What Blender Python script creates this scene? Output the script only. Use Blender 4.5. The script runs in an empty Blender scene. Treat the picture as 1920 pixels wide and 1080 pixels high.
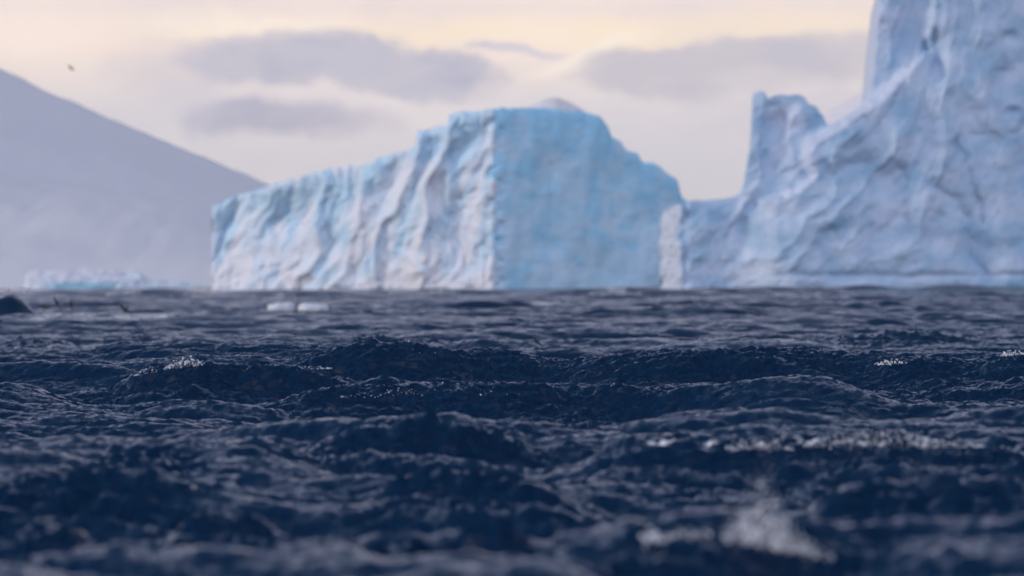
import bpy, math
import numpy as np
from mathutils import Matrix, Vector

R = math.radians
sc = bpy.context.scene
col = sc.collection

# ------------------------------------------------------------------ camera
F = 10666.7            # focal length in pixels of the 1920 px wide photograph (200 mm lens)
HY = 527.0             # true horizon row at the centre column
ROLL = 0.0085
CH = 2.5               # eye height over the mean sea level
cam_d = bpy.data.cameras.new("camera")
cam = bpy.data.objects.new("camera", cam_d)
col.objects.link(cam)
sc.camera = cam
cam_d.sensor_width = 36.0
cam_d.lens = 200.0
cam_d.clip_start = 0.5
cam_d.clip_end = 60000
pit = (540 - HY) / F
cr, sr = math.cos(ROLL), math.sin(ROLL)
right = Vector((cr, 0, -sr))
fwd = Vector((0, math.cos(pit), -math.sin(pit)))
up = right.cross(fwd)
M = Matrix((right, up, -fwd)).transposed().to_4x4()
M.translation = Vector((0, 0, CH))
cam.matrix_world = M
cam_d.dof.use_dof = True
cam_d.dof.focus_distance = 128.0
cam_d.dof.aperture_fstop = 1.4
cam_d.dof.aperture_blades = 0

# ------------------------------------------------------------------ sky
SUN_AZ = R(-86)        # from the view direction (+Y), negative = left
SUN_EL = R(14)
w = bpy.data.worlds.new("World")
sc.world = w
w.use_nodes = True
nt = w.node_tree
nt.nodes.clear()


class NG:
    """tiny node-graph helper"""
    def __init__(s, nt): s.nt = nt
    def n(s, t, **k):
        nd = s.nt.nodes.new(t)
        for a, v in k.items(): setattr(nd, a, v)
        return nd
    def put(s, sock, v):
        if v is None: return
        if hasattr(v, 'is_output'): s.nt.links.new(v, sock)
        elif hasattr(v, 'outputs'): s.nt.links.new(v.outputs[0], sock)
        else: sock.default_value = v
    def m(s, op, a, b=None, c=None, clamp=False):
        nd = s.n('ShaderNodeMath', operation=op, use_clamp=clamp)
        for i, v in enumerate((a, b, c)): s.put(nd.inputs[i], v)
        return nd.outputs[0]
    def sm(s, x, lo, hi, a=0.0, b=1.0):
        nd = s.n('ShaderNodeMapRange', interpolation_type='SMOOTHSTEP')
        s.put(nd.inputs[0], x)
        for i, v in enumerate((lo, hi, a, b)): nd.inputs[i + 1].default_value = v
        return nd.outputs[0]
    def mix(s, f, a, b):
        nd = s.n('ShaderNodeMix', data_type='RGBA')
        s.put(nd.inputs[0], f)
        for i, v in ((6, a), (7, b)):
            s.put(nd.inputs[i], (*v, 1) if isinstance(v, tuple) and len(v) == 3 else v)
        return nd.outputs[2]
    def xyz(s, x, y, z):
        nd = s.n('ShaderNodeCombineXYZ')
        for i, v in enumerate((x, y, z)): s.put(nd.inputs[i], v)
        return nd.outputs[0]
    def noise(s, vec, scale, detail=4, rough=.5, dist=0.0):
        nd = s.n('ShaderNodeTexNoise')
        s.put(nd.inputs['Vector'], vec)
        nd.inputs['Scale'].default_value = scale
        nd.inputs['Detail'].default_value = detail
        nd.inputs['Roughness'].default_value = rough
        nd.inputs['Distortion'].default_value = dist
        return nd


def lin(r, g, b):
    f = lambda c: (c / 255 / 12.92) if c / 255 <= .04045 else ((c / 255 + .055) / 1.055) ** 2.4
    return (f(r), f(g), f(b))


g = NG(nt)
geo = g.n('ShaderNodeTexCoord').outputs['Generated']
sep = g.n('ShaderNodeSeparateXYZ')
nt.links.new(geo, sep.inputs[0])
az = g.m('ARCTAN2', sep.outputs[0], sep.outputs[1])
el = g.m('ARCSINE', sep.outputs[2])
U0 = g.m('MULTIPLY', az, F / 1000)       # thousandths of the photograph, 0 = centre
V0 = g.m('MULTIPLY', el, F / 1000)       # up from the horizon
uv = g.xyz(U0, V0, 0.0)
wn = g.noise(uv, 5.5, 7, .6)
ws = g.n('ShaderNodeSeparateColor')
nt.links.new(wn.outputs['Color'], ws.inputs[0])
U = g.m('ADD', U0, g.m('MULTIPLY', g.m('SUBTRACT', ws.outputs[0], .5), .30))
V = g.m('ADD', V0, g.m('MULTIPLY', g.m('SUBTRACT', ws.outputs[1], .5), .105))
soft = g.noise(g.xyz(U0, g.m('MULTIPLY', V0, 2.4), 3.0), 2.6, 5, .55).outputs[0]


def ell(cx, cy, rx, ry, lo, hi, rot=0.0):
    """soft ellipse (photo pixels -> angles); 1 inside"""
    u0, v0 = (cx - 960) / 1000, (HY - cy) / 1000
    dx, dy = g.m('SUBTRACT', U, u0), g.m('SUBTRACT', V, v0)
    if rot:
        c, s_ = math.cos(rot), math.sin(rot)
        dx, dy = g.m('ADD', g.m('MULTIPLY', dx, c), g.m('MULTIPLY', dy, s_)), g.m('SUBTRACT', g.m('MULTIPLY', dy, c), g.m('MULTIPLY', dx, s_))
    q = g.m('SQRT', g.m('ADD', g.m('POWER', g.m('ABSOLUTE', g.m('DIVIDE', dx, rx / 1000)), 2), g.m('POWER', g.m('ABSOLUTE', g.m('DIVIDE', dy, ry / 1000)), 2)))
    return g.sm(q, lo, hi, 1.0, 0.0)


# low sky of the photographed side
def cloud(c, amt, colr, *e, rot=0.0):
    return g.mix(g.m('MULTIPLY', ell(*e, rot), amt), c, lin(*colr))


c = g.mix(g.sm(V0, .12, .34), lin(203, 197, 200), lin(214, 206, 206))
c = g.mix(g.sm(V0, .31, .46), c, lin(246, 224, 206))
c = cloud(c, .9, (255, 236, 212), 430, 38, 230, 24, .3, 1.3)
c = cloud(c, .95, (255, 231, 198), 1150, 62, 640, 34, .3, 1.4)
c = cloud(c, .9, (255, 240, 216), 1110, 100, 140, 22, .2, 1.3, rot=.35)
c = g.mix(g.m('MULTIPLY', g.sm(V, .495, .525), .7), c, lin(238, 219, 211))
c = cloud(c, .6, (253, 231, 212), 60, 50, 200, 40, .2, 1.3)
c = cloud(c, .85, (187, 181, 189), 1340, 132, 290, 60, .72, 1.10)
c = cloud(c, .7, (188, 182, 190), 1540, 124, 150, 56, .6, 1.15)
c = cloud(c, .5, (203, 196, 202), 1480, 215, 280, 55, .6, 1.2)
c = cloud(c, .9, (180, 177, 188), 570, 98, 260, 56, .70, 1.12)
c = cloud(c, .9, (163, 164, 183), 700, 122, 270, 58, .62, 1.10, rot=-.16)
c = cloud(c, .7, (163, 163, 184), 810, 162, 90, 34, .5, 1.2)
c = cloud(c, .80, (190, 188, 200), 960, 97, 90, 10, .5, 1.3)
c = cloud(c, .45, (220, 209, 209), 560, 168, 190, 26, .4, 1.3, rot=-.1)
c = cloud(c, .95, (168, 164, 180), 535, 218, 200, 44, .5, 1.25, rot=-.06)
c = cloud(c, .45, (196, 188, 197), 330, 130, 120, 62, .4, 1.3)
c = cloud(c, .55, (219, 209, 209), 1180, 215, 200, 30, .5, 1.2)
c = g.mix(g.m('MULTIPLY', g.sm(soft, .46, .66), .25), c, lin(200, 195, 205))
c = g.mix(g.m('MULTIPLY', g.sm(soft, .52, .34), .22), c, lin(252, 236, 226))

# the rest of the dome: unseen cloud deck, made bright behind to light the bergs and dark ahead, over a clear twilight sky
sky = g.n('ShaderNodeTexSky', sky_type='NISHITA')
sky.sun_disc = False
sky.sun_elevation = SUN_EL
sky.sun_rotation = SUN_AZ % (2 * math.pi)
sky.air_density = 1.0
sky.dust_density = 1.5
sky.ozone_density = 2.0
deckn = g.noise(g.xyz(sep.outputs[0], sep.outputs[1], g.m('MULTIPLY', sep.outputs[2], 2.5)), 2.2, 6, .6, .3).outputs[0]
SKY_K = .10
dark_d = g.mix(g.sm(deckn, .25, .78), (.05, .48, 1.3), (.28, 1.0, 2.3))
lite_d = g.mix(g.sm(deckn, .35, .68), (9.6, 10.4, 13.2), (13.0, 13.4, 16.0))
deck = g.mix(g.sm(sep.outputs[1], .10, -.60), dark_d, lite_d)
scl = g.n('ShaderNodeVectorMath', operation='SCALE')
nt.links.new(sky.outputs[0], scl.inputs[0]); scl.inputs[3].default_value = 1.0
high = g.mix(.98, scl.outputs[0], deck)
# pale band all round the horizon, dimmer and bluer ahead to tint the water's reflections
band = g.mix(g.sm(g.m('ABSOLUTE', az), 2.6, .6), (8.0, 7.9, 9.6), (5.7, 6.2, 8.9))
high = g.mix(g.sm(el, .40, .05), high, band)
near = g.n('ShaderNodeVectorMath', operation='SCALE')
nt.links.new(c, near.inputs[0]); near.inputs[3].default_value = 1.62 / SKY_K
front = g.m('MULTIPLY', g.sm(g.m('ABSOLUTE', az), .25, .12), g.sm(el, .090, .052))
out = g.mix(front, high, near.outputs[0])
bg = g.n('ShaderNodeBackground')
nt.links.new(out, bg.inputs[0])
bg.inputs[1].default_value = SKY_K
wo = g.n('ShaderNodeOutputWorld')
nt.links.new(bg.outputs[0], wo.inputs[0])

sun_d = bpy.data.lights.new("sun", 'SUN')
sun_d.energy = 2.0
sun_d.angle = R(14)
sun_d.color = (1.0, .86, .76)
sun = bpy.data.objects.new("sun", sun_d)
col.objects.link(sun)
sdir = Vector((math.sin(SUN_AZ) * math.cos(SUN_EL), math.cos(SUN_AZ) * math.cos(SUN_EL), math.sin(SUN_EL)))
sun.rotation_euler = sdir.to_track_quat('Z', 'Y').to_euler()
sun.location = sdir * 100

sc.view_settings.view_transform = 'Standard'
sc.view_settings.look = 'None'
sc.view_settings.exposure = 0
sc.view_settings.gamma = 1

# ------------------------------------------------------------------ helpers
def tag(o, label=None, cat=None, group=None, kind=None):
    if label: o['label'] = label
    if cat: o['category'] = cat
    if group: o['group'] = group
    if kind: o['kind'] = kind
    return o


def unproj(x, y, d):
    """world X and Z of photograph pixel (x, y) at distance d along the view"""
    dx = np.asarray(x, float) - 960; dy = np.asarray(y, float) - HY
    d = np.asarray(d, float)
    return (dx * cr - dy * sr) / F * d, CH + (-dx * sr - dy * cr) / F * d


def hash2(ix, iy, seed):
    n = (ix.astype(np.int64) * 374761393 + iy.astype(np.int64) * 668265263 + seed * 2147483647) & 0xffffffff
    n = ((n ^ (n >> 13)) * 1274126177) & 0xffffffff
    n = (n ^ (n >> 16)) & 0xffff
    return n / 65535.0


def perlin(x, y, seed=0):
    xi, yi = np.floor(x), np.floor(y)
    fx, fy = x - xi, y - yi
    s = lambda t: t * t * t * (t * (t * 6 - 15) + 10)
    r = 0
    u, v = s(fx), s(fy)
    def gr(i, j):
        a = hash2(xi + i, yi + j, seed) * 2 * np.pi
        return np.cos(a) * (fx - i) + np.sin(a) * (fy - j)
    return ((gr(0, 0) * (1 - u) + gr(1, 0) * u) * (1 - v) + (gr(0, 1) * (1 - u) + gr(1, 1) * u) * v) * 1.5


def fbm(x, y, seed=0, octv=5, gain=.5, lac=2.03):
    a, r = 1.0, 0
    for i in range(octv):
        r = r + a * perlin(x, y, seed + i * 17); a *= gain; x = x * lac; y = y * lac
    return r


def ridged(x, y, seed=0, octv=4, gain=.5, lac=2.1):
    a, r = 1.0, 0
    for i in range(octv):
        r = r + a * (1 - 2 * np.abs(perlin(x, y, seed + i * 31))); a *= gain; x = x * lac; y = y * lac
    return r


def smooth(x, a, b):
    t = np.clip((x - a) / (b - a), 0, 1)
    return t * t * (3 - 2 * t)


def polydist(X, Y, pts):
    """distance to a polyline, the parameter 0..1 along it and the side (+ = right of travel)"""
    best = np.full(X.shape, 1e9); par = np.zeros(X.shape); side = np.zeros(X.shape)
    n = len(pts) - 1
    for i in range(n):
        ax, ay = pts[i][:2]; bx, by = pts[i + 1][:2]
        vx, vy = bx - ax, by - ay
        L2 = vx * vx + vy * vy
        t = np.clip(((X - ax) * vx + (Y - ay) * vy) / L2, 0, 1)
        ex, ey = X - ax - t * vx, Y - ay - t * vy
        d = np.hypot(ex, ey)
        k = d < best
        best = np.where(k, d, best); par = np.where(k, (i + t) / n, par)
        side = np.where(k, np.sign(vx * ey - vy * ex), side)
    return best, par, side


def inside(X, Y, poly):
    r = np.zeros(X.shape, bool)
    n = len(poly)
    for i in range(n):
        ax, ay = poly[i]; bx, by = poly[(i + 1) % n]
        if ay == by: continue
        c1 = (Y < ay) != (Y < by)
        r ^= c1 & (X < (bx - ax) * (Y - ay) / (by - ay) + ax)
    return r


def grid_mesh(name, P, mat, wrap=False, attrs=None):
    """P: (rows, cols, 3) -> one smooth mesh object"""
    nr, nc = P.shape[:2]
    idx = np.arange(nr * nc, dtype=np.int32).reshape(nr, nc)
    a, b, c_, d = idx[:-1, :-1], idx[:-1, 1:], idx[1:, 1:], idx[1:, :-1]
    q = np.stack([a, b, c_, d], -1).reshape(-1, 4)
    if wrap:
        q = np.concatenate([q, np.stack([idx[:-1, -1], idx[:-1, 0], idx[1:, 0], idx[1:, -1]], -1).reshape(-1, 4)])
    me = bpy.data.meshes.new(name)
    me.vertices.add(nr * nc)
    me.vertices.foreach_set('co', P.astype(np.float32).ravel())
    me.loops.add(q.size)
    me.loops.foreach_set('vertex_index', q.ravel())
    me.polygons.add(len(q))
    me.polygons.foreach_set('loop_start', np.arange(0, q.size, 4, dtype=np.int32))
    me.polygons.foreach_set('use_smooth', np.ones(len(q), bool))
    me.update(calc_edges=True)
    for k, v in (attrs or {}).items():
        at = me.attributes.new(k, 'FLOAT', 'POINT')
        at.data.foreach_set('value', v.astype(np.float32).ravel())
    me.materials.append(mat)
    o = bpy.data.objects.new(name, me)
    col.objects.link(o)
    return o


def new_mat(name):
    m = bpy.data.materials.new(name)
    m.use_nodes = True
    m.node_tree.nodes.clear()
    G = NG(m.node_tree)
    o = G.n('ShaderNodeOutputMaterial')
    p = G.n('ShaderNodeBsdfPrincipled')
    m.node_tree.links.new(p.outputs[0], o.inputs[0])
    return m, G, p, o

# ------------------------------------------------------------------ materials
def ice_material(name, white, blue, streak=(1, 1, .35), scale=.12, bump=.5):
    m, G, p, o = new_mat(name)
    tc = G.n('ShaderNodeTexCoord').outputs['Object']
    mp = G.n('ShaderNodeMapping'); G.put(mp.inputs[0], tc); mp.inputs['Scale'].default_value = streak
    n1 = G.noise(mp, scale, 8, .62, .6).outputs[0]
    n2 = G.noise(tc, scale * 7, 6, .65).outputs[0]
    at = G.n('ShaderNodeAttribute', attribute_name='blue').outputs['Fac']
    f = G.m('ADD', at, G.m('MULTIPLY', G.m('SUBTRACT', n1, .5), .7))
    f = G.m('ADD', f, G.m('MULTIPLY', G.m('SUBTRACT', n2, .5), .45), clamp=True)
    G.put(p.inputs['Base Color'], G.mix(f, white, blue))
    p.inputs['Roughness'].default_value = .62
    p.inputs['Specular IOR Level'].default_value = .3
    b = G.n('ShaderNodeBump'); b.inputs['Strength'].default_value = bump; b.inputs['Distance'].default_value = 1.2
    n3 = G.noise(mp, scale * 9, 7, .65, .4).outputs[0]
    G.put(b.inputs['Height'], n3)
    G.put(p.inputs['Normal'], b)
    return m


M_ice_mid = ice_material('glacier_ice_pale_and_blue', (.74, .77, .84), (.33, .65, .87), bump=.25)
M_ice_right = ice_material('weathered_berg_ice', (.56, .64, .78), (.25, .43, .61), streak=(1, 1, .8), bump=.3)
M_floe = ice_material('floe_ice', (.86, .90, .95), (.45, .70, .85), scale=1.0)
M_low = ice_material('distant_low_ice', (.80, .80, .88), (.30, .60, .72))

m, G, p, o = new_mat('mountain_snow')
tc = G.n('ShaderNodeTexCoord').outputs['Object']
G.put(p.inputs['Base Color'], G.mix(G.noise(tc, .004, 6, .55).outputs[0], (.86, .85, .90), (.91, .89, .92)))
p.inputs['Roughness'].default_value = .8
M_snow = m

# sea water
m, G, p, o = new_mat('sea_water')
tc = G.n('ShaderNodeTexCoord').outputs['Object']
foam = G.n('ShaderNodeAttribute', attribute_name='foam').outputs['Fac']
fn = G.noise(tc, 7.0, 8, .75, .5).outputs[0]
fn2 = G.noise(tc, .9, 5, .6, .4).outputs[0]
ff = G.m('ADD', foam, G.m('MULTIPLY', G.m('SUBTRACT', fn, .5), 1.3))
ff = G.m('ADD', ff, G.m('MULTIPLY', G.m('SUBTRACT', fn2, .5), .9))
ff = G.m('MULTIPLY', G.sm(ff, .55, .95), G.sm(foam, .16, .42))
p.inputs['Base Color'].default_value = (.0005, .0135, .043, 1)
p.inputs['Roughness'].default_value = .12
p.inputs['IOR'].default_value = 1.333
b = G.n('ShaderNodeBump'); b.inputs['Strength'].default_value = 1.0; b.inputs['Distance'].default_value = .03
mpw = G.n('ShaderNodeMapping'); G.put(mpw.inputs[0], tc); mpw.inputs['Scale'].default_value = (1, 1.3, 1)
w1 = G.noise(mpw, 9.0, 5, .6, .3).outputs[0]
G.put(b.inputs['Height'], w1)
b2 = G.n('ShaderNodeBump'); b2.inputs['Strength'].default_value = 1.0; b2.inputs['Distance'].default_value = .17
w2 = G.noise(mpw, 1.6, 3, .5, .2).outputs[0]
far = G.n('ShaderNodeAttribute', attribute_name='far').outputs['Fac']
G.put(b2.inputs['Height'], G.m('MULTIPLY', w2, far))
m.node_tree.links.new(b2.outputs[0], b.inputs['Normal'])
m.node_tree.links.new(b.outputs[0], p.inputs['Normal'])
pf = G.n('ShaderNodeBsdfPrincipled')
pf.inputs['Base Color'].default_value = (.74, .75, .78, 1)
pf.inputs['Roughness'].default_value = .8
ms = G.n('ShaderNodeMixShader')
G.put(ms.inputs[0], ff)
m.node_tree.links.new(p.outputs[0], ms.inputs[1])
m.node_tree.links.new(pf.outputs[0], ms.inputs[2])
m.node_tree.links.new(ms.outputs[0], o.inputs[0])
M_sea = m

m, G, p, o = new_mat('spray_white')
p.inputs['Base Color'].default_value = (.82, .83, .86, 1); p.inputs['Roughness'].default_value = .4
M_spray = m

# ------------------------------------------------------------------ the sea
rng = np.random.default_rng(7)


def fft_tile(L, N, lo, hi, wind, spread, power, rms, seed):
    """height and horizontal displacement of a tileable random sea, wavelengths lo..hi metres"""
    rg = np.random.default_rng(seed)
    k1 = np.fft.fftfreq(N, L / N) * 2 * np.pi
    kx, ky = np.meshgrid(k1, k1)
    k = np.hypot(kx, ky); k[0, 0] = 1
    lam = 2 * np.pi / k
    cs = (kx * math.cos(wind) + ky * math.sin(wind)) / k
    amp = k ** (-power) * (np.abs(cs) ** spread + .06)
    amp *= smooth(lam, lo * .8, lo * 1.2) * (1 - smooth(lam, hi * .8, hi * 1.3))
    amp[0, 0] = 0
    H = amp * (rg.normal(size=(N, N)) + 1j * rg.normal(size=(N, N)))
    h = np.fft.ifft2(H).real
    s = rms / h.std()
    dx = np.fft.ifft2(-1j * kx / k * H).real * s
    dy = np.fft.ifft2(-1j * ky / k * H).real * s
    return [a.astype(np.float32) for a in (h * s, dx, dy)], L, N


def sample(tile, X, Y, rot=0.0):
    (h, dx, dy), L, N = tile
    c_, s_ = math.cos(rot), math.sin(rot)
    u = ((X * c_ + Y * s_) / L * N); v = ((-X * s_ + Y * c_) / L * N)
    i, j = np.floor(u), np.floor(v)
    fu, fv = (u - i).astype(np.float32), (v - j).astype(np.float32)
    i = i.astype(np.int64) % N; j = j.astype(np.int64) % N
    i1, j1 = (i + 1) % N, (j + 1) % N
    out = []
    for A in (h, dx, dy):
        out.append((A[j, i] * (1 - fu) + A[j, i1] * fu) * (1 - fv) + (A[j1, i] * (1 - fu) + A[j1, i1] * fu) * fv)
    a, bx, by = out
    return a, bx * c_ - by * s_, bx * s_ + by * c_


WIND = R(-100)
T_big = fft_tile(260, 1024, 5.0, 45, WIND, 3, 2.0, .225, 3)
T_mid = fft_tile(47, 1024, .7, 6.0, WIND, 1.3, 1.8, .074, 5)
T_fine = fft_tile(9.7, 512, .07, .9, WIND, .6, 1.6, .0165, 9)

# the large waves: crest line (photograph pixel, distance) -> world, height, face and back lengths in metres, foam
WAVES = []


def wave(pts, amp, face, back, trough=.35, foam=0.0, fw=1.0, slant=0.0, d0=None):
    """pts: (x px, y px) of the crest as photographed; amp: greatest crest height over mean level.
    Gives a nearly straight crest line in the world with a height at each point."""
    q = [(x, (y - HY) * cr + (x - 960) * sr) for x, y in pts]
    if d0 is None: d0 = (CH - amp) * F / min(v for _, v in q)
    xc = np.mean([v[0] for v in q]) / 1000
    WAVES.append(([((x - 960) / F * d0, d0 * (1 + slant * (x / 1000 - xc)), CH - v * d0 * (1 + slant * (x / 1000 - xc)) / F) for x, v in q], face, back, trough, foam, fw))


wave([(120, 758), (200, 737), (270, 704), (370, 683), (450, 692), (560, 690), (640, 706), (760, 740)], .60, 5.2, 5, .75, .35)
wave([(500, 705), (580, 688), (650, 667), (720, 661), (860, 665), (980, 677), (1090, 690), (1180, 705)], .72, 5.0, 7, .45, .22)
wave([(1000, 700), (1060, 688), (1150, 672), (1260, 661), (1400, 656), (1520, 662), (1620, 675), (1720, 695)], .74, 6.5, 7, .5, .10)
wave([(440, 775), (520, 755), (600, 742), (720, 730), (860, 738), (940, 733), (1060, 742), (1200, 741), (1320, 752), (1400, 770)], .40, 3.6, 4, .9, .55)
wave([(1520, 760), (1570, 742), (1640, 735), (1760, 738), (1860, 732), (1960, 715), (2060, 705)], .45, 3.8, 5, .6, .12)
wave([(1560, 712), (1640, 695), (1700, 684), (1830, 676), (1920, 668), (2020, 664), (2100, 680)], .62, 4.0, 6, .2, .25)
wave([(520, 870), (600, 842), (680, 820), (760, 806), (860, 808), (930, 832), (1040, 866), (1140, 895)], .46, 3.0, 3.0, .35, .0)
wave([(1060, 880), (1120, 860), (1250, 842), (1390, 838), (1530, 832), (1690, 822), (1800, 832), (1960, 846), (2100, 850)], .46, 3.2, 3.2, .35, 1.1, .25)
wave([(1040, 1110), (1120, 1062), (1190, 1024), (1300, 1000), (1400, 1010), (1500, 1040), (1620, 1080), (1700, 1120)], .50, 2.4, 2.2, .5, .9, .5)
wave([(-160, 920), (-60, 905), (80, 895), (190, 900), (290, 922), (420, 955)], .34, 2.4, 2.6, .25, .1)
wave([(250, 990), (330, 958), (440, 945), (560, 958), (640, 980), (760, 1010)], .38, 2.0, 2.4, .25, .0)
wave([(140, 890), (190, 872), (265, 852), (330, 872), (380, 890)], .36, 1.8, 2.4, .15, .0)
wave([(1010, 626), (1055, 607), (1090, 590), (1160, 580), (1290, 575), (1380, 579), (1440, 588), (1480, 600)], .70, 12, 16, .3, .25, 2)
wave([(820, 626), (860, 614), (900, 604), (960, 599), (1020, 608), (1060, 620)], .55, 7, 9, .25, .6, 1.8)
wave([(1660, 606), (1720, 597), (1790, 591), (1900, 590), (1990, 594), (2080, 600)], .50, 8, 10, .2, .85, 2.5)
wave([(-120, 612), (-70, 590), (-25, 568), (0, 556), (16, 551), (30, 552), (44, 561), (60, 578), (80, 598), (110, 612)], 0, 7, 5, .1, 1.2, .4, d0=350)
wave([(150, 650), (200, 638), (260, 631), (320, 637), (370, 648)], .45, 5, 7, .2, .1)
wave([(-20, 652), (20, 642), (60, 634), (110, 642), (150, 650)], .45, 5, 7, .2, .1)
wave([(660, 915), (760, 898), (860, 890), (1000, 903), (1130, 930)], .30, 2.0, 2.6, .2, .1)
wave([(1440, 955), (1540, 930), (1640, 915), (1780, 912), (1960, 925), (2080, 940)], .36, 2.4, 2.6, .25, .3)
wave([(-80, 1040), (-20, 1005), (60, 990), (150, 1008), (240, 1045)], .32, 1.6, 2.0, .2, .1)
wave([(660, 1060), (740, 1032), (820, 1015), (960, 1020), (1060, 1055)], .30, 1.6, 2.0, .2, .2)
wave([(700, 585), (800, 572), (900, 566), (1000, 572), (1100, 582)], .55, 12, 14, .2, .1)
wave([(560, 650), (640, 636), (740, 630), (840, 640), (900, 652)], .45, 5, 6, .2, .15)
wave([(1500, 640), (1600, 632), (1680, 630), (1760, 634), (1820, 642)], .40, 5, 7, .2, .1)


def hero(k, xs, ys, target=False):
    """height, mask, forward push and foam weight of wave k at the points"""
    pts, face, back, tr, fo, fw, hts = WAVES[k]
    pa = np.array(pts)
    x0, x1 = pa[:, 0].min(), pa[:, 0].max()
    W = x1 - x0
    wob = .9 * face / 4 * perlin(xs / (face * 1.6), ys * 0, 40 + k)
    yc = np.interp(xs, pa[:, 0], pa[:, 1]) + wob
    u = (xs - x0) / W
    endf = smooth(u, -.06, .24) * (1 - smooth(u, .76, 1.06))
    top = sum(np.interp(xs + o_ * W * .02, pa[:, 0], hts) for o_ in (-1, 0, 1)) / 3
    A = top * endf
    if not target: A = A * (1 + .12 * perlin(xs / (face * .45), ys * 0 + k, 60 + k))
    t = (ys - yc) * (0 if target else 1)
    prof = np.where(t < 0, np.exp(-np.abs(t / (face * .62)) ** 1.5), np.exp(-np.abs(t / (back * .75)) ** 1.6))
    tt = t + face * 1.3
    trough = tr * np.exp(-(tt / np.where(tt > 0, face * .8, face * 3.2)) ** 2) * endf
    mk = endf * np.exp(-(np.minimum(t + face * .6, 0) / (face * 1.4)) ** 2 - (np.maximum(t, 0) / (back * .8)) ** 2)
    return A * prof - trough, mk, endf, t


WAVES = [w_ + (np.array([max(p[2], -.1) for p in w_[0]]),) for w_ in WAVES]
WAVES = [(p, f, b_, tr * max(q[2] for q in p), fo, fw, h_) for p, f, b_, tr, fo, fw, h_ in WAVES]
for it in range(5):                     # settle the overlapping waves so each crest keeps its photographed height
    for k in range(len(WAVES)):
        pa = np.array(WAVES[k][0])
        tot = np.zeros(len(pa))
        for j in range(len(WAVES)):
            if j == k: tot += hero(j, pa[:, 0], pa[:, 1], True)[0]
            else: tot += hero(j, pa[:, 0], pa[:, 1])[0]
        inner = np.ones(len(pa)); inner[0] = inner[-1] = 0
        WAVES[k][6][:] = np.clip(WAVES[k][6] + .7 * (pa[:, 2] - tot) * inner, np.maximum(pa[:, 2], -.1) - .28, np.maximum(pa[:, 2], 0) + .28)


def sea(X, Y):
    r = np.hypot(X, Y)
    # gentle large-scale warp keeps the tiles from lining up
    Xw = X + 6 * np.sin(Y / 97.0) + 3 * np.sin(X / 61.0 + 1)
    Yw = Y + 5 * np.sin(X / 83.0)
    h, dx, dy = sample(T_big, Xw, Yw, .35)
    fb = 1 + .7 * smooth(r, 240, 600); h = h * fb
    mask = np.zeros(X.shape); H = np.zeros(X.shape); foam = np.zeros(X.shape); DY = np.zeros(X.shape)
    for k, (pts, face, back, tr, fo, fw, hts) in enumerate(WAVES):
        pa = np.array(pts)
        x0, x1, y0, y1 = pa[:, 0].min(), pa[:, 0].max(), pa[:, 1].min(), pa[:, 1].max()
        sel = (X > x0 - .1 * (x1 - x0)) & (X < x1 + .1 * (x1 - x0)) & (Y > y0 - 11 * face) & (Y < y1 + 4 * back)
        if not sel.any(): continue
        xs, ys = X[sel], Y[sel]
        hh, mk, endf, t = hero(k, xs, ys)
        H[sel] += hh
        mask[sel] = np.maximum(mask[sel], mk)
        DY[sel] -= .05 * face * endf * np.exp(-(t / (face * .35)) ** 2)
        if fo > 0:
            nz = .45 + .75 * fbm(xs / (3.0 * fw), ys / (1.4 * fw), 80 + k, 5, .7)
            f = fo * endf * np.exp(-(np.minimum(t, 0) / (face * .20)) ** 2 - (np.maximum(t, 0) / (.5 * fw)) ** 2) * np.clip(nz, 0, 1.3)
            foam[sel] = np.maximum(foam[sel], f)
    nzs = X * 0
    sel = mask > .02
    xs, ys = X[sel], Y[sel]
    nzs[sel] = .035 * (ridged(xs / 1.9, ys / 1.5, 700, 3, .5) - .6)
    H = H + nzs * mask
    kk = 1 - .85 * np.clip(mask, 0, 1); h = h * kk; dx = dx * kk; dy = dy * kk
    h2, dx2, dy2 = sample(T_mid, Xw, Yw, -.2)
    fm = 1 - smooth(r, 330, 900) * .6
    h3, dx3, dy3 = sample(T_fine, X, Y, .5)
    ff = 1 - smooth(r, 190, 330)
    rough = 1 + 1.3 * mask
    gust = 1 + .35 * perlin(X / 19, Y / 33, 5)
    Z = h + H + h2 * fm * gust + h3 * ff * rough * gust
    ch = .9
    X2 = X + ch * dx + .0 * X + 1.15 * dx2 * fm + .6 * dx3 * ff
    Y2 = Y + ch * dy + .0 * X + 1.15 * dy2 * fm + .6 * dy3 * ff + DY
    # scattered small whitecaps on the sharpest crests
    cap = smooth(h + .6 * h2, .42, .62) * smooth(fbm(X / 9, Y / 14, 200, 3), .0, .5)
    foam = np.maximum(foam, cap * .7)
    return X2, Y2, Z, foam, smooth(r, 170, 330)


def seg(a, b, n, geom=False):
    return (np.geomspace(a, b, n, endpoint=False) if geom else np.linspace(a, b, n, endpoint=False))


QUAL = 1.0
rows = np.concatenate([seg(3, 36, 60, True), seg(36, 100, int(560 * QUAL)), seg(100, 190, int(1150 * QUAL)),
                       seg(190, 400, int(620 * QUAL), True), seg(400, 1100, int(700 * QUAL), True), seg(1100, 2600, int(160 * QUAL), True), seg(2600, 16000, 50, True), [16000]])
fine = .100
colsF = np.linspace(-fine, fine, int(1250 * QUAL))
e1 = fine + np.geomspace(.0004, 3.14159 - fine - .012, 150)
cols = np.concatenate([-e1[::-1], colsF, e1])
CC, RR = np.meshgrid(cols, rows)
X = RR * np.sin(CC); Y = RR * np.cos(CC)
X2, Y2, Z, foam, farA = sea(X, Y)
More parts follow.
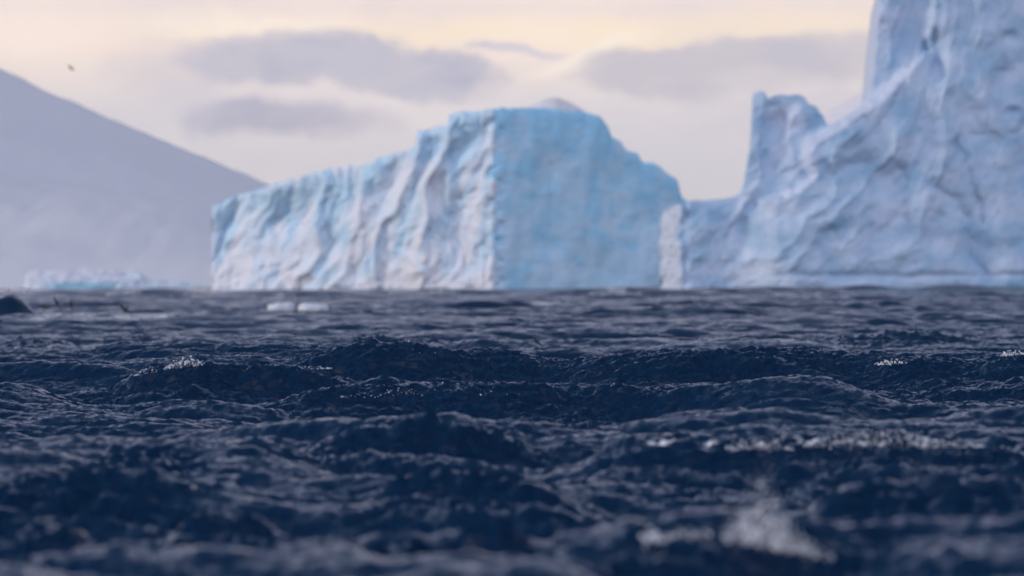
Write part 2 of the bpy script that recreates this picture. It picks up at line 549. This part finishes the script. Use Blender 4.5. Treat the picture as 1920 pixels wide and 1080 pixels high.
# coarse parts of the sheet (behind and to the sides) cannot carry the fine waves; calm the far horizon
calm = 1 - smooth(RR, 1500, 6000)
P = np.stack([X2, Y2, Z * calm], -1)
sea_o = grid_mesh('water', P, M_sea, wrap=True, attrs={'foam': foam, 'far': farA})
tag(sea_o, kind='structure')
del P, X, Y, X2, Y2, Z, CC, RR

# ------------------------------------------------------------------ icebergs
def lerp_profile(xs, pts):
    p_ = np.array(pts, float)
    return np.interp(xs, p_[:, 0], p_[:, 1])


def berg(name, xs, top_y, front_y, back_y, relief, blue, mat, nv=300, water=0.0, top_round=2.0, depthz=-4, ntop=14, nback=24, backdrop=.9):
    """a solid iceberg. xs: photograph columns; top_y(x): skyline row; front_y/back_y(x): plan distance of front
    and back wall; relief(X,Y): metres towards the viewer for photograph position; all real geometry."""
    top = top_y(xs)
    yf = front_y(xs); yb = back_y(xs)
    # row of the waterline at each column
    wl = HY + ((CH - depthz) * F / yf)
    gy = np.linspace(wl.max(), top.min(), nv)[:, None]
    YP = np.clip(gy, top[None], wl[None])
    XP = np.broadcast_to(xs[None], YP.shape)
    XP = XP + (5.0 * fbm(YP / 34, YP * 0 + xs[0], 71, 4) * np.exp(-((xs - xs[0]) / 16.0))[None]) * np.clip((YP - top[None]) / 10, 0, 1)
    rel = relief(XP, YP)
    endt = np.clip(np.minimum(xs - xs[0], xs[-1] - xs) / 6.0, 0, 1)[None]
    dist_top = (YP - top[None]) * yf[None] / F       # metres below the skyline
    rnd = -top_round * np.exp(-dist_top / (top_round * .6)) 
    D = yf[None] - (rel + rnd) * endt
    D = np.minimum(D, np.maximum(yb[None] - 1.0, yf[None]))
    Xw, Zw = unproj(XP, YP, D)
    front = np.stack([Xw, D, Zw], -1)
    # top surface runs back from the skyline edge and stays below the sight line
    s = np.linspace(0, 1, ntop + 1)[1:, None]
    De = D[-1][None]; Ze = Zw[-1][None]; Xe = Xw[-1][None]
    Db = np.maximum(yb[None], De + .05)
    Dt = De + (Db - De) * s
    Zt = depthz + (Ze - depthz) * (1 - (1 - backdrop) * s) - s * .3 + .02 * (Ze - depthz) * fbm(Xe / 6 + s * 0, Dt / 6, 5, 3) * s * (1 - s) - .6 * np.sin(np.pi * s)
    Xt = Xe * np.ones_like(s)
    topg = np.stack([np.broadcast_to(Xt, Dt.shape), Dt, Zt], -1)
    q = np.linspace(0, 1, nback + 1)[1:, None]
    Zb = Zt[-1][None] * (1 - q) + depthz * q
    Db2 = Dt[-1][None] + 3.0 * q * endt + 2.0 * fbm(Xe / 9 + q * 0, Zb / 9, 15, 4) * np.sin(np.pi * q * .5) * endt
    backg = np.stack([np.broadcast_to(Xe, Db2.shape), Db2, Zb], -1)
    P = np.concatenate([front, topg, backg], 0)
    B = np.concatenate([blue(XP, YP), np.full(topg.shape[:2], .05), np.full(backg.shape[:2], .35)], 0)
    # origin at the base centre
    org = np.array([P[..., 0].mean(), P[..., 1].mean(), 0])
    o = grid_mesh(name, P - org, mat, attrs={'blue': B})
    o.location = org
    return o


def jag(xs, pts, seed, amp=3.0, sc_=30.0):
    return lerp_profile(xs, pts) + amp * fbm(xs / sc_, xs * 0 + .5, seed, 4, .55)


# middle berg ------------------------------------------------------
D1 = 1500.0
mid_top = [(397, 386), (430, 372), (490, 352), (520, 340), (560, 331), (590, 322), (640, 313), (690, 306), (712, 296),
           (745, 284), (779, 277), (783, 246), (800, 243), (839, 236), (843, 214), (870, 209), (930, 203), (1000, 202), (1060, 206),
           (1105, 212), (1125, 220), (1141, 238), (1147, 255), (1163, 262), (1174, 281), (1197, 289), (1202, 303), (1226, 308),
           (1247, 320), (1271, 339), (1276, 358), (1279, 368), (1290, 375), (1296, 400), (1300, 470)]
xs = np.linspace(397, 1300, 900)
corner = 925


def mid_front(x):
    return D1 + np.where(x < corner, (corner - x) / 528 * 62, (x - corner) / 350 * 26)


def mid_back(x):
    e = np.clip((x - 397) / (1300 - 397), 0, 1)
    return mid_front(x) + 1 + (95 - .75 * (mid_front(x) - D1)) * np.sin(np.pi * e) ** .4


def mid_relief(X, Y):
    px = D1 / F
    left = 1 - smooth(X + 13 * fbm(Y / 34, Y * 0, 347, 5, .6), 912, 932)
    wx = X + 26 * fbm(X / 130, Y / 150, 301, 3) ; wy = Y + 26 * fbm(X / 130, Y / 150, 311, 3)
    # slanting flutes on the left face, running down-left at their top and plumb lower down
    sl = wx + (wy - 300) * .42 * (1 - smooth(X, 560, 800) * .65)
    fl = ridged(sl / 46, wy / 120, 321, 4, .52)
    fl2 = fbm(sl / 15, wy / 60, 331, 4, .55)
    but = fbm(X / 95, Y / 260, 341, 3)
    rl = .6 * fl + .55 * fl2 + 2.6 * but + .45 * ridged(wx / 38 + wy / 130, wy / 62, 343, 4, .55) - .9 * np.exp(-((X - 931 - 13 * fbm(Y / 34, Y * 0, 347, 5, .6)) / 9) ** 2)
    # scooped bays under the rim of the low left shoulder
    for (cx, cy, rx, ry, a) in ((480, 400, 60, 45, 2.6), (560, 385, 36, 55, 2.8), (640, 360, 46, 44, 2.2), (735, 330, 22, 60, 2.4),
                                (620, 440, 36, 44, 2.0), (425, 460, 16, 60, 2.6), (872, 270, 26, 60, 3.0), (810, 300, 22, 70, 1.6), (905, 330, 20, 110, 1.6)):
        q = ((wx - cx + (Y - cy) * .35) / rx) ** 2 + ((wy - cy) / ry) ** 2
        rl = rl - a * np.exp(-q ** 1.4)
    for pts, a, wd in (([(600, 330), (570, 400), (590, 470), (560, 530)], 2.4, 13), ([(850, 225), (842, 300), (800, 420), (770, 520)], 3.0, 14),
                       ([(700, 300), (672, 400), (640, 520)], 1.8, 12), ([(520, 345), (480, 410), (440, 470)], 1.6, 9),
                       ([(790, 250), (775, 330), (720, 440), (700, 530)], 2.6, 13), ([(925, 210), (925, 540)], .8, 9)):
        d, _, _ = polydist(wx, wy, pts)
        rl = rl + a * np.exp(-(d / wd) ** 1.3)
    rl = rl + smooth(Y, 470, 545) * (1.2 + 1.5 * fbm(X / 50, Y / 60, 345, 3))
    # right face: blocky, finely chipped
    cells = np.abs(fbm(X / 60, Y / 42, 351, 5, .56))
    rr = 1.2 * fbm(X / 110, Y / 200, 361, 3) + .22 * cells + .3 * fbm(X / 34, Y / 130, 363, 3) - .9 * np.exp(-((X - 931 - 13 * fbm(Y / 34, Y * 0, 347, 5, .6)) / 9) ** 2)
    return rl * left + rr * (1 - left) + (Y - 200) * px * .06


def mid_blue(X, Y):
    rightf = smooth(X - 13 * fbm(Y / 34, Y * 0, 347, 5, .6) + 8 * fbm(X / 20, Y / 30, 401, 3), 916, 936)
    st = fbm((X + (Y - 300) * .35) / 34, Y / 120, 411, 4, .6)
    top = smooth(Y - lerp_profile(X, mid_top), 75, 5)
    l = .14 + .45 * st + .30 * top * smooth(X, 380, 420)
    l = l + .55 * np.exp(-((X - 880) / 38) ** 2) * smooth(Y, 420, 230)
    for (cx, cy, rx, ry, a) in ((530, 385, 36, 30, .7), (560, 400, 14, 40, .5), (480, 375, 26, 18, .5), (690, 330, 14, 32, .6), (610, 345, 32, 22, .5), (425, 450, 12, 46, .8),
                                (640, 440, 24, 26, .5), (800, 275, 22, 30, .7), (640, 370, 40, 40, .35), (745, 470, 12, 30, .4), (830, 300, 12, 60, .3)):
        l = l + a * np.exp(-(((X - cx + (Y - cy) * .3) / rx) ** 2 + ((Y - cy) / ry) ** 2) ** 1.2)
    r_ = .82 + .25 * top + .42 * fbm(X / 52, Y / 48, 421, 5, .6) - .22 * smooth(Y, 300, 540)
    foot = smooth(Y, 505, 535) * smooth(X, 640, 760) * (1 - smooth(X, 900, 950))
    return np.clip(np.clip(l, 0, .60) * (1 - rightf) + np.clip(r_, .62, 1.1) * rightf - .5 * foot, 0, 1.2)


berg_mid = berg('iceberg', xs, lambda x: jag(x, mid_top, 77, 3.0, 20), mid_front, mid_back, mid_relief, mid_blue, M_ice_mid, nv=420, top_round=1.2)
tag(berg_mid, 'flat-topped iceberg with fluted pale left face and smooth bright blue right face', 'iceberg')

# right berg -------------------------------------------------------
D2 = 1150.0
rt = [(1238, 410), (1243, 396), (1256, 388), (1275, 381), (1300, 376), (1350, 372), (1380, 369), (1390, 358), (1397, 330), (1403, 290), (1410, 245), (1411, 205), (1408, 180),
      (1420, 172), (1432, 173), (1441, 184), (1452, 180), (1470, 178), (1495, 178), (1510, 183), (1516, 195), (1531, 201), (1543, 217), (1553, 237),
      (1564, 232), (1590, 216), (1612, 200), (1627, 184), (1635, 162), (1640, 130), (1644, 60), (1650, 0), (1656, -60), (1680, -150), (1730, -210),
      (1800, -240), (1900, -190), (2000, -60), (2100, 60), (2180, 200), (2260, 260), (2360, 330), (2420, 480)]
xr = np.concatenate([np.linspace(1238, 1660, 560, endpoint=False), np.linspace(1660, 1930, 300, endpoint=False), np.linspace(1930, 2420, 160)])


def right_front(x):
    return D2 + 26 * (1 - smooth(x, 1236, 1280)) + 5 * (1 - smooth(x, 1300, 1700)) + 26 * smooth(x, 1950, 2420)


def right_back(x):
    e = np.clip((x - 1238) / (2420 - 1238), 0, 1)
    return right_front(x) + .6 + 16 * np.sin(np.pi * e) ** .5 + 50 * smooth(x, 1500, 1750) * np.sin(np.pi * e) ** .5


def right_relief(X, Y):
    px = D2 / F
    wx = X + 20 * fbm(X / 120, Y / 120, 501, 4); wy = Y + 20 * fbm(X / 120, Y / 120, 511, 4)
    # everything leans back: the foot stands well forward of the skyline
    r = (Y - 150) * px * .30
    # front mass in front of the horn and of the tower's edge
    edge = [(1240, 620), (1330, 470), (1430, 372), (1492, 358), (1522, 330), (1512, 290), (1516, 268), (1560, 240), (1640, 190), (1690, 140), (1735, 92), (1745, -40), (1760, -260)]
    ex_, ey_ = X + 5 * fbm(X / 26, Y / 26, 515, 3), Y + 5 * fbm(X / 26, Y / 26, 516, 3)
    d, par, _ = polydist(ex_, ey_, edge)
    sd = d * np.where(inside(ex_, ey_, edge + [(4000, -260), (4000, 620)]), 1, -1)
    r = r + 5.5 * smooth(sd, -3, 11) * smooth(X, 1380, 1460)
    r = r + 1.6 * np.exp(-(d / 9) ** 1.5) * smooth(par, .18, .3) * (1 - smooth(par, .80, .9))
    # ribs and hollows
    for pts, a, wd in (([(1772, 170), (1778, 220), (1760, 330), (1700, 470)], 3.4, 26), ([(1850, -40), (1836, 130), (1880, 300), (1900, 520)], 2.4, 34),
                       ([(1700, 250), (1640, 330), (1560, 420), (1470, 500)], 2.4, 18), ([(1600, 250), (1560, 300), (1575, 360), (1520, 430), (1400, 500)], 2.2, 15),
                       ([(1392, 372), (1372, 440), (1360, 490)], 1.3, 7), ([(1640, 380), (1600, 450), (1520, 510)], 1.6, 16),
                       ([(1755, 330), (1800, 400), (1850, 500)], -2.6, 12), ([(1788, 265), (1810, 330), (1850, 420)], -2.2, 8),
                       ([(1700, 300), (1690, 380), (1650, 440)], -1.4, 12), ([(1920, 230), (1860, 260), (1820, 250)], -1.6, 9),
                       ([(1560, 330), (1590, 310), (1640, 300)], -1.8, 10), ([(1470, 230), (1445, 250), (1440, 300)], -1.2, 12),
                       ([(1420, 180), (1425, 260), (1410, 350)], 1.4, 12), ([(1510, 200), (1480, 240), (1500, 300)], 1.6, 14),
                       ([(1300, 390), (1340, 440), (1290, 500)], 1.0, 14), ([(1690, -40), (1675, 60), (1665, 150)], 1.2, 10)):
        q, _, _ = polydist(wx, wy, pts)
        r = r + .6 * a * np.exp(-(q / wd) ** 1.2)
    for (cx, cy, rx, ry, a) in ((1750, 98, 23, 36, 4.6), (1759, 132, 14, 22, 2.2), (1700, 60, 30, 70, 1.6), (1452, 235, 26, 34, 1.8), (1880, 150, 26, 26, 1.3), (1895, 70, 16, 12, 1.2),
                                (1640, 330, 60, 40, 2.0), (1720, 440, 50, 46, 1.6), (1820, 470, 60, 30, 1.2), (1900, 210, 14, 10, 1.5)):
        q = ((X - cx) / rx) ** 2 + ((Y - cy) / ry) ** 2
        r = r - a * np.exp(-q ** 1.5)
    # sweeping striations: steep on the tower, curving down to the left at the foot
    k = 1 - smooth(X, 1560, 1850)
    s_ = wx * (.55 + .2 * (1 - k)) + wy * (1.0 * k + .25 * (1 - k))
    t_ = wx - wy * .6
    st = fbm(s_ / 24, t_ / 150, 521, 4, .55)
    st2 = ridged(s_ / 55, t_ / 260, 531, 3, .5)
    r = r + .2 * st + .3 * st2
    r = r + 1.0 * fbm(X / 85, Y / 85, 541, 5, .40) + .06 * ridged(X / 30, Y / 30, 551, 3)
    r = r + (1 - smooth(X, 1262, 1290)) * (3.0 * fbm(X / 14, Y / 40, 561, 4)) - 1.0 * np.exp(-((X - 1284) / 6) ** 2)
    # worn notch just above the water
    r = r - .7 * np.exp(-((Y - 517 - 3 * fbm(X / 60, X * 0, 571, 3)) / 7.0) ** 2) * smooth(X, 1400, 1560) + .6 * smooth(Y, 500, 480) * 0
    return r


def right_blue(X, Y):
    b_ = .42 + .38 * fbm(X / 90, Y / 60, 601, 4, .55)
    b_ = b_ - .75 * (1 - smooth(X + 12 * fbm(X / 18, Y / 30, 604, 3), 1266, 1282))  # sunlit end facet also painted paler in the ice colour
    b_ = b_ + .3 * np.exp(-(((X - 1750) / 22) ** 2 + ((Y - 98) / 32) ** 2) ** 2)  # shadow of the hollow deepened in the colour
    rd, rp, _ = polydist(X, Y, [(1450, 372), (1495, 358), (1524, 330), (1513, 288), (1520, 266), (1560, 242), (1640, 188), (1665, 165), (1700, 128)])
    b_ = b_ - 1.1 * np.exp(-(rd / (5 + 9 * rp)) ** 2)  # lit edge of the ridge painted in as a pale strip
    rd, rp, _ = polydist(X, Y, [(1392, 372), (1372, 440), (1360, 490)])
    b_ = b_ - .5 * np.exp(-(rd / 6) ** 2)
    b_ = b_ - .5 * np.exp(-(((X - 1474) / 32) ** 2 + ((Y - 212) / 28) ** 2) ** 2) + .4 * np.exp(-(((X - 1530) / 20) ** 2 + ((Y - 230) / 25) ** 2) ** 2)
    b_ = b_ + .35 * ridged(X / 60 + Y / 90, Y / 70 - X / 200, 611, 4, .6) * .5 - .1
    b_ = b_ - .4 * np.exp(-((X - 1652) / 12) ** 2) * smooth(Y, 200, 180)  # sun-facing tower edge painted paler to look lit
    b_ = b_ + .3 * smooth(Y, 375, 390) * (1 - smooth(Y, 395, 460)) * (1 - smooth(X, 1340, 1480)) * smooth(X, 1280, 1300)
    b_ = b_ + .5 * smooth(Y, 518, 528) * smooth(X, 1780, 1860)
    return np.clip(b_, 0, 1.2)


berg_r = berg('iceberg', xr, lambda x: jag(x, rt, 99, 2.6, 18), right_front, right_back, right_relief, right_blue, M_ice_right, nv=560, top_round=1.0)
tag(berg_r, 'towering grey-blue iceberg with a horned pinnacle on its long low left arm', 'iceberg')

# low ice far off at the left --------------------------------------
D3 = 2600.0
lt = [(48, 520), (56, 509), (70, 506), (140, 505), (200, 506), (238, 508), (248, 514), (255, 530)]


def low_blue(X, Y):
    return np.clip(.05 + .9 * smooth(Y, 522, 536) * smooth(X, 70, 110) + .2 * fbm(X / 20, Y / 10, 5, 3), 0, 1)


o = berg('iceberg', np.linspace(46, 258, 180), lambda x: jag(x, lt, 5, 1.0, 9), lambda x: D3 + 0 * x, lambda x: D3 + .5 + 60 * np.sin(np.pi * np.clip((x - 46) / 212, 0, 1)) ** .6,
         lambda X, Y: 2.0 * fbm(X / 22, Y / 12, 9, 4) + (Y - 505) * .25, low_blue, M_low, nv=60, top_round=1.0)
tag(o, 'long low white iceberg with teal foot far off at the left', 'iceberg')
lt2 = [(218, 536), (232, 522), (246, 506), (253, 503), (262, 512), (272, 522), (300, 524), (345, 528), (385, 538)]
o = berg('iceberg', np.linspace(216, 388, 150), lambda x: jag(x, lt2, 15, 1.2, 9), lambda x: D3 - 150 + 0 * x, lambda x: D3 - 149.5 + 40 * np.sin(np.pi * np.clip((x - 216) / 172, 0, 1)) ** .6,
         lambda X, Y: 2.4 * fbm(X / 18, Y / 14, 19, 4) + (Y - 505) * .25, lambda X, Y: .35 + .3 * fbm(X / 14, Y / 12, 6, 3), M_low, nv=60, top_round=1.0)
tag(o, 'small pointed blue-grey iceberg right of the long low white one', 'iceberg')

# floes --------------------------------------------------------------
def floe(x0, x1, yt, d, seed):
    W = (x1 - x0) / F * d
    na, nrr = 64, 22
    th = np.linspace(0, 2 * np.pi, na, endpoint=False)[None]
    ph = np.linspace(.02, np.pi - .02, nrr)[:, None]
    sx = np.sign(np.cos(ph)) * np.abs(np.cos(ph)) ** .45
    rr_ = np.sin(ph) ** .55 * (1 + .22 * perlin(np.cos(th) * 1.3 + 5, np.sin(th) * 1.3 + seed, seed))
    P = np.stack([rr_ * np.cos(th) * W / 2, rr_ * np.sin(th) * W * .42, sx * .5 + 0 * th], -1)
    P[..., 2] *= .95 + .35 * perlin(P[..., 0] * .9 + seed, P[..., 1] * .9, seed + 3)
    P[..., 2] = P[..., 2] * .75 + .10 * fbm(P[..., 0] * 2, P[..., 1] * 2, seed, 3)
    Xc, Zc = unproj((x0 + x1) / 2, yt, d)
    o = grid_mesh('ice_floe', P, M_floe, wrap=True, attrs={'blue': np.full(P.shape[:2], .05)})
    o.location = (Xc, d, Zc - .34)
    return o


tag(floe(503, 551, 569, 430, 3), 'shorter rounder white floe drifting left of its longer twin', 'ice floe', 'white ice floes adrift before the middle iceberg')
tag(floe(558, 616, 570, 440, 8), 'longer flatter white floe drifting right of the rounder one', 'ice floe', 'white ice floes adrift before the middle iceberg')

# mountains ------------------------------------------------------------
def mountain(name, xs, top, D, depth, seed):
    nx = len(xs)
    ys = np.linspace(0, 1, 90)[:, None]
    topz = unproj(xs, top(xs), D)[1][None] + 0
    prof = np.where(ys < .5, (ys / .5) ** .9, ((1 - ys) / .5) ** .9)
    Dm = D + depth * (ys - .5)
    Xm = (xs[None] - 960) / F * D * np.ones_like(ys)
    Zm = -15 + (topz + 15) * prof
    Zm = Zm + prof * (1 - prof) * 4 * .05 * topz * fbm(Xm / 260, Dm / 420, seed, 5)
    P = np.stack([Xm, Dm * np.ones_like(Xm), Zm], -1)
    org = np.array([P[..., 0].mean(), D, 0])
    o = grid_mesh(name, P - org, M_snow)
    o.location = org
    return tag(o, kind='structure')


mountain('mountain', np.linspace(-1500, 1000, 400), lambda x: np.interp(x, [-1500, -900, -420, 0, 120, 300, 490, 640, 1000], [480, 150, -40, 122, 180, 257, 336, 400, 545]) + 3 * fbm(x / 60, x * 0, 5, 4), 8000, 5200, 3)
mountain('mountain', np.linspace(600, 1500, 200), lambda x: np.interp(x, [600, 900, 990, 1020, 1045, 1070, 1110, 1180, 1300], [545, 240, 200, 184, 179, 187, 212, 330, 545]) + 1.5 * fbm(x / 30, x * 0, 8, 4), 9500, 2600, 13)
mountain('mountain', np.linspace(1300, 3000, 300), lambda x: np.interp(x, [1300, 1460, 1550, 1600, 1645, 1720, 1850, 2100, 2500, 3000], [545, 300, 212, 180, 150, 80, 0, -80, 60, 545]) + 2 * fbm(x / 40, x * 0, 11, 4), 9000, 3600, 23)

# seabirds ---------------------------------------------------------------
m, G, p, o = new_mat('dark_plumage')
p.inputs['Base Color'].default_value = (.02, .018, .022, 1); p.inputs['Roughness'].default_value = .8
M_bird = m


def bird_mesh(up_, sweep, seed):
    """petrel: lofted body with head, bill and tail, two bent tapering wings, in one mesh; length .38 m, span .9 m"""
    V, Fc = [], []
    def loft(secs, n=10, cap=True):
        base = len(V)
        for (c_, rx, rz, ax1, ax2) in secs:
            for k in range(n):
                a = 2 * math.pi * k / n
                q = Vector(c_) + Vector(ax1) * (rx * math.cos(a)) + Vector(ax2) * (rz * math.sin(a))
                V.append(q[:])
        for s_ in range(len(secs) - 1):
            for k in range(n):
                a0 = base + s_ * n + k; a1 = base + s_ * n + (k + 1) % n
                Fc.append((a0, a1, a1 + n, a0 + n))
        Fc.append(tuple(base + k for k in range(n))[::-1])
        Fc.append(tuple(base + (len(secs) - 1) * n + k for k in range(n)))
    yx, zx = (1, 0, 0), (0, 0, 1)
    loft([((0, -.26, .012), .006, .004, yx, zx), ((0, -.225, .012), .011, .010, yx, zx), ((0, -.205, .018), .024, .023, yx, zx),
          ((0, -.18, .022), .031, .030, yx, zx), ((0, -.145, .018), .030, .029, yx, zx), ((0, -.09, .004), .045, .043, yx, zx),
          ((0, -.02, 0), .055, .052, yx, zx), ((0, .06, .004), .045, .040, yx, zx), ((0, .12, .01), .030, .022, yx, zx),
          ((0, .17, .012), .042, .008, yx, zx), ((0, .22, .012), .055, .004, yx, zx)])
    for s_ in (-1, 1):
        el_, wr, tip = Vector((s_ * .16, -.05, .10 * up_)), Vector((s_ * .28, -.06 + sweep * .3, .13 * up_)), Vector((s_ * .47, .07 + sweep, .02 * up_))
        loft([((s_ * .02, -.03, .015), .075, .016, (0, 1, 0), zx), (el_[:], .065, .010, (0, 1, 0), zx), (wr[:], .055, .007, (0, 1, 0), zx),
              (((wr + tip) / 2)[:], .036, .005, (0, 1, 0), zx), (tip[:], .006, .002, (0, 1, 0), zx)], 8)
    me = bpy.data.meshes.new('seabird')
    me.from_pydata(V, [], Fc)
    for p_ in me.polygons: p_.use_smooth = True
    me.materials.append(M_bird)
    return me


def bird(x, y, d, size, rot, up_, sweep, label):
    o = bpy.data.objects.new('seabird', bird_mesh(up_, sweep, 0))
    col.objects.link(o)
    Xc, Zc = unproj(x, y, d)
    o.location = (Xc, d, Zc); o.rotation_euler = rot; o.scale = (size,) * 3
    tag(o, label, 'bird', 'seabirds flying over the sea')
    return o


bird(133, 127, 560, 1.15, (R(65), R(42), R(10)), .5, .05, 'lone seabird gliding high in front of the pale cloud')
bird(236, 581, 300, 1.15, (R(65), R(32), R(10)), 1.3, .05, 'largest low seabird banking over the waves, left of the floes')
bird(83, 576, 300, .95, (R(70), R(10), R(10)), 1.2, .05, 'low seabird over the water, leftmost of a row of three')
bird(107, 568, 310, .92, (R(70), R(60), R(0)), 1.4, .0, 'low seabird over the water, middle of a row of three')
bird(134, 572, 310, .85, (R(60), R(85), R(0)), .8, .05, 'low seabird over the water, rightmost of a row of three')
bird(1007, 641, 190, .55, (R(65), R(45), R(10)), 1.0, .05, 'small dark seabird skimming the troughs below the middle iceberg')

# spray thrown off the breaking crests -----------------------------------------
def spray():
    rg = np.random.default_rng(21)
    pts = []
    def burst(x0, x1, y0, y1, d, n, size, peak=0.0):
        for _ in range(n):
            x = rg.uniform(x0, x1)
            t = (x - x0) / (x1 - x0)
            yb = y0 + (y1 - y0) * t
            up_ = abs(rg.normal()) * peak * (.3 + math.sin(math.pi * t))
            X_, Z_ = unproj(x, yb, d)
            pts.append((float(X_), d + rg.normal() * .5, float(Z_) + up_, size * rg.lognormal(0, .45)))
    d1 = WAVES[0][0][3][1]
    burst(255, 300, 704, 697, d1, 250, .006, .05)
    burst(310, 385, 692, 684, d1, 900, .0065, .07)
    burst(455, 620, 694, 692, d1, 400, .005, .04)
    d2 = WAVES[1][0][3][1]
    burst(640, 820, 665, 661, d2, 500, .005, .10)
    d4 = WAVES[3][0][4][1]
    burst(640, 1000, 744, 740, d4, 1200, .005, .06)
    burst(1120, 1180, 744, 747, d4, 400, .006, .08)
    d8 = WAVES[7][0][3][1]
    burst(1360, 1480, 840, 840, d8, 900, .0045, .04)
    burst(1500, 1810, 834, 836, d8, 2200, .0045, .06)
    d9 = WAVES[8][0][3][1]
    for c_, h_, n_ in ((1390, .10, 260), (1420, .17, 360), (1445, .20, 380), (1480, .08, 260), (1520, .04, 160)):
        burst(c_ - 34, c_ + 34, 1014 + (c_ - 1400) * .15, 1018 + (c_ - 1400) * .2, d9, int(n_ * 1.3), .0042, h_)
    burst(1205, 1240, 1016, 1010, d9, 110, .0055, .035)
    burst(1240, 1330, 1010, 1002, d9, 110, .0045, .02)
    burst(1880, 1920, 668, 664, WAVES[5][0][3][1], 100, .009, .05)
    burst(1640, 1700, 684, 682, WAVES[5][0][3][1], 120, .009, .04)
    burst(-20, 48, 548, 548, 357, 300, .028, .16)
    ico = [(0, 0, 1), (.894, 0, .447), (.276, .851, .447), (-.724, .526, .447), (-.724, -.526, .447), (.276, -.851, .447),
           (.724, .526, -.447), (-.276, .851, -.447), (-.894, 0, -.447), (-.276, -.851, -.447), (.724, -.526, -.447), (0, 0, -1)]
    fi = [(0, 1, 2), (0, 2, 3), (0, 3, 4), (0, 4, 5), (0, 5, 1), (1, 6, 2), (2, 7, 3), (3, 8, 4), (4, 9, 5), (5, 10, 1),
          (2, 6, 7), (3, 7, 8), (4, 8, 9), (5, 9, 10), (1, 10, 6), (6, 11, 7), (7, 11, 8), (8, 11, 9), (9, 11, 10), (10, 11, 6)]
    V, Fc = [], []
    for (a, b_, c_, r_) in pts:
        o_ = len(V)
        e = rg.uniform(.7, 1.6, 3)
        V += [(a + v[0] * r_ * e[0], b_ + v[1] * r_ * e[1], c_ + v[2] * r_ * e[2]) for v in ico]
        Fc += [(o_ + i, o_ + j, o_ + k) for i, j, k in fi]
    me = bpy.data.meshes.new('sea_spray')
    me.from_pydata(V, [], Fc)
    for p_ in me.polygons: p_.use_smooth = True
    me.materials.append(M_spray)
    o = bpy.data.objects.new('sea_spray', me)
    col.objects.link(o)
    tag(o, 'white droplets of spray flung off the breaking wave crests', 'spray', kind='stuff')


spray()

# thin sea air -------------------------------------------------------------------
m = bpy.data.materials.new('sea_air')
m.use_nodes = True
m.node_tree.nodes.clear()
G = NG(m.node_tree)
o = G.n('ShaderNodeOutputMaterial')
v = G.n('ShaderNodeVolumePrincipled')
v.inputs['Color'].default_value = (.96, .96, .98, 1)
v.inputs['Density'].default_value = 4.3e-5
v.inputs['Anisotropy'].default_value = .2
m.node_tree.links.new(v.outputs[0], o.inputs['Volume'])
hx, z0, z1 = 16500, -5.0, 760.0
me = bpy.data.meshes.new('haze')
me.from_pydata([(sx * hx, sy * hx, z) for z in (z0, z1) for sx, sy in ((-1, -1), (1, -1), (1, 1), (-1, 1))], [],
               [(3, 2, 1, 0), (4, 5, 6, 7), (0, 1, 5, 4), (1, 2, 6, 5), (2, 3, 7, 6), (3, 0, 4, 7)])
me.materials.append(m)
o = bpy.data.objects.new('haze', me)
col.objects.link(o)
tag(o, kind='stuff')
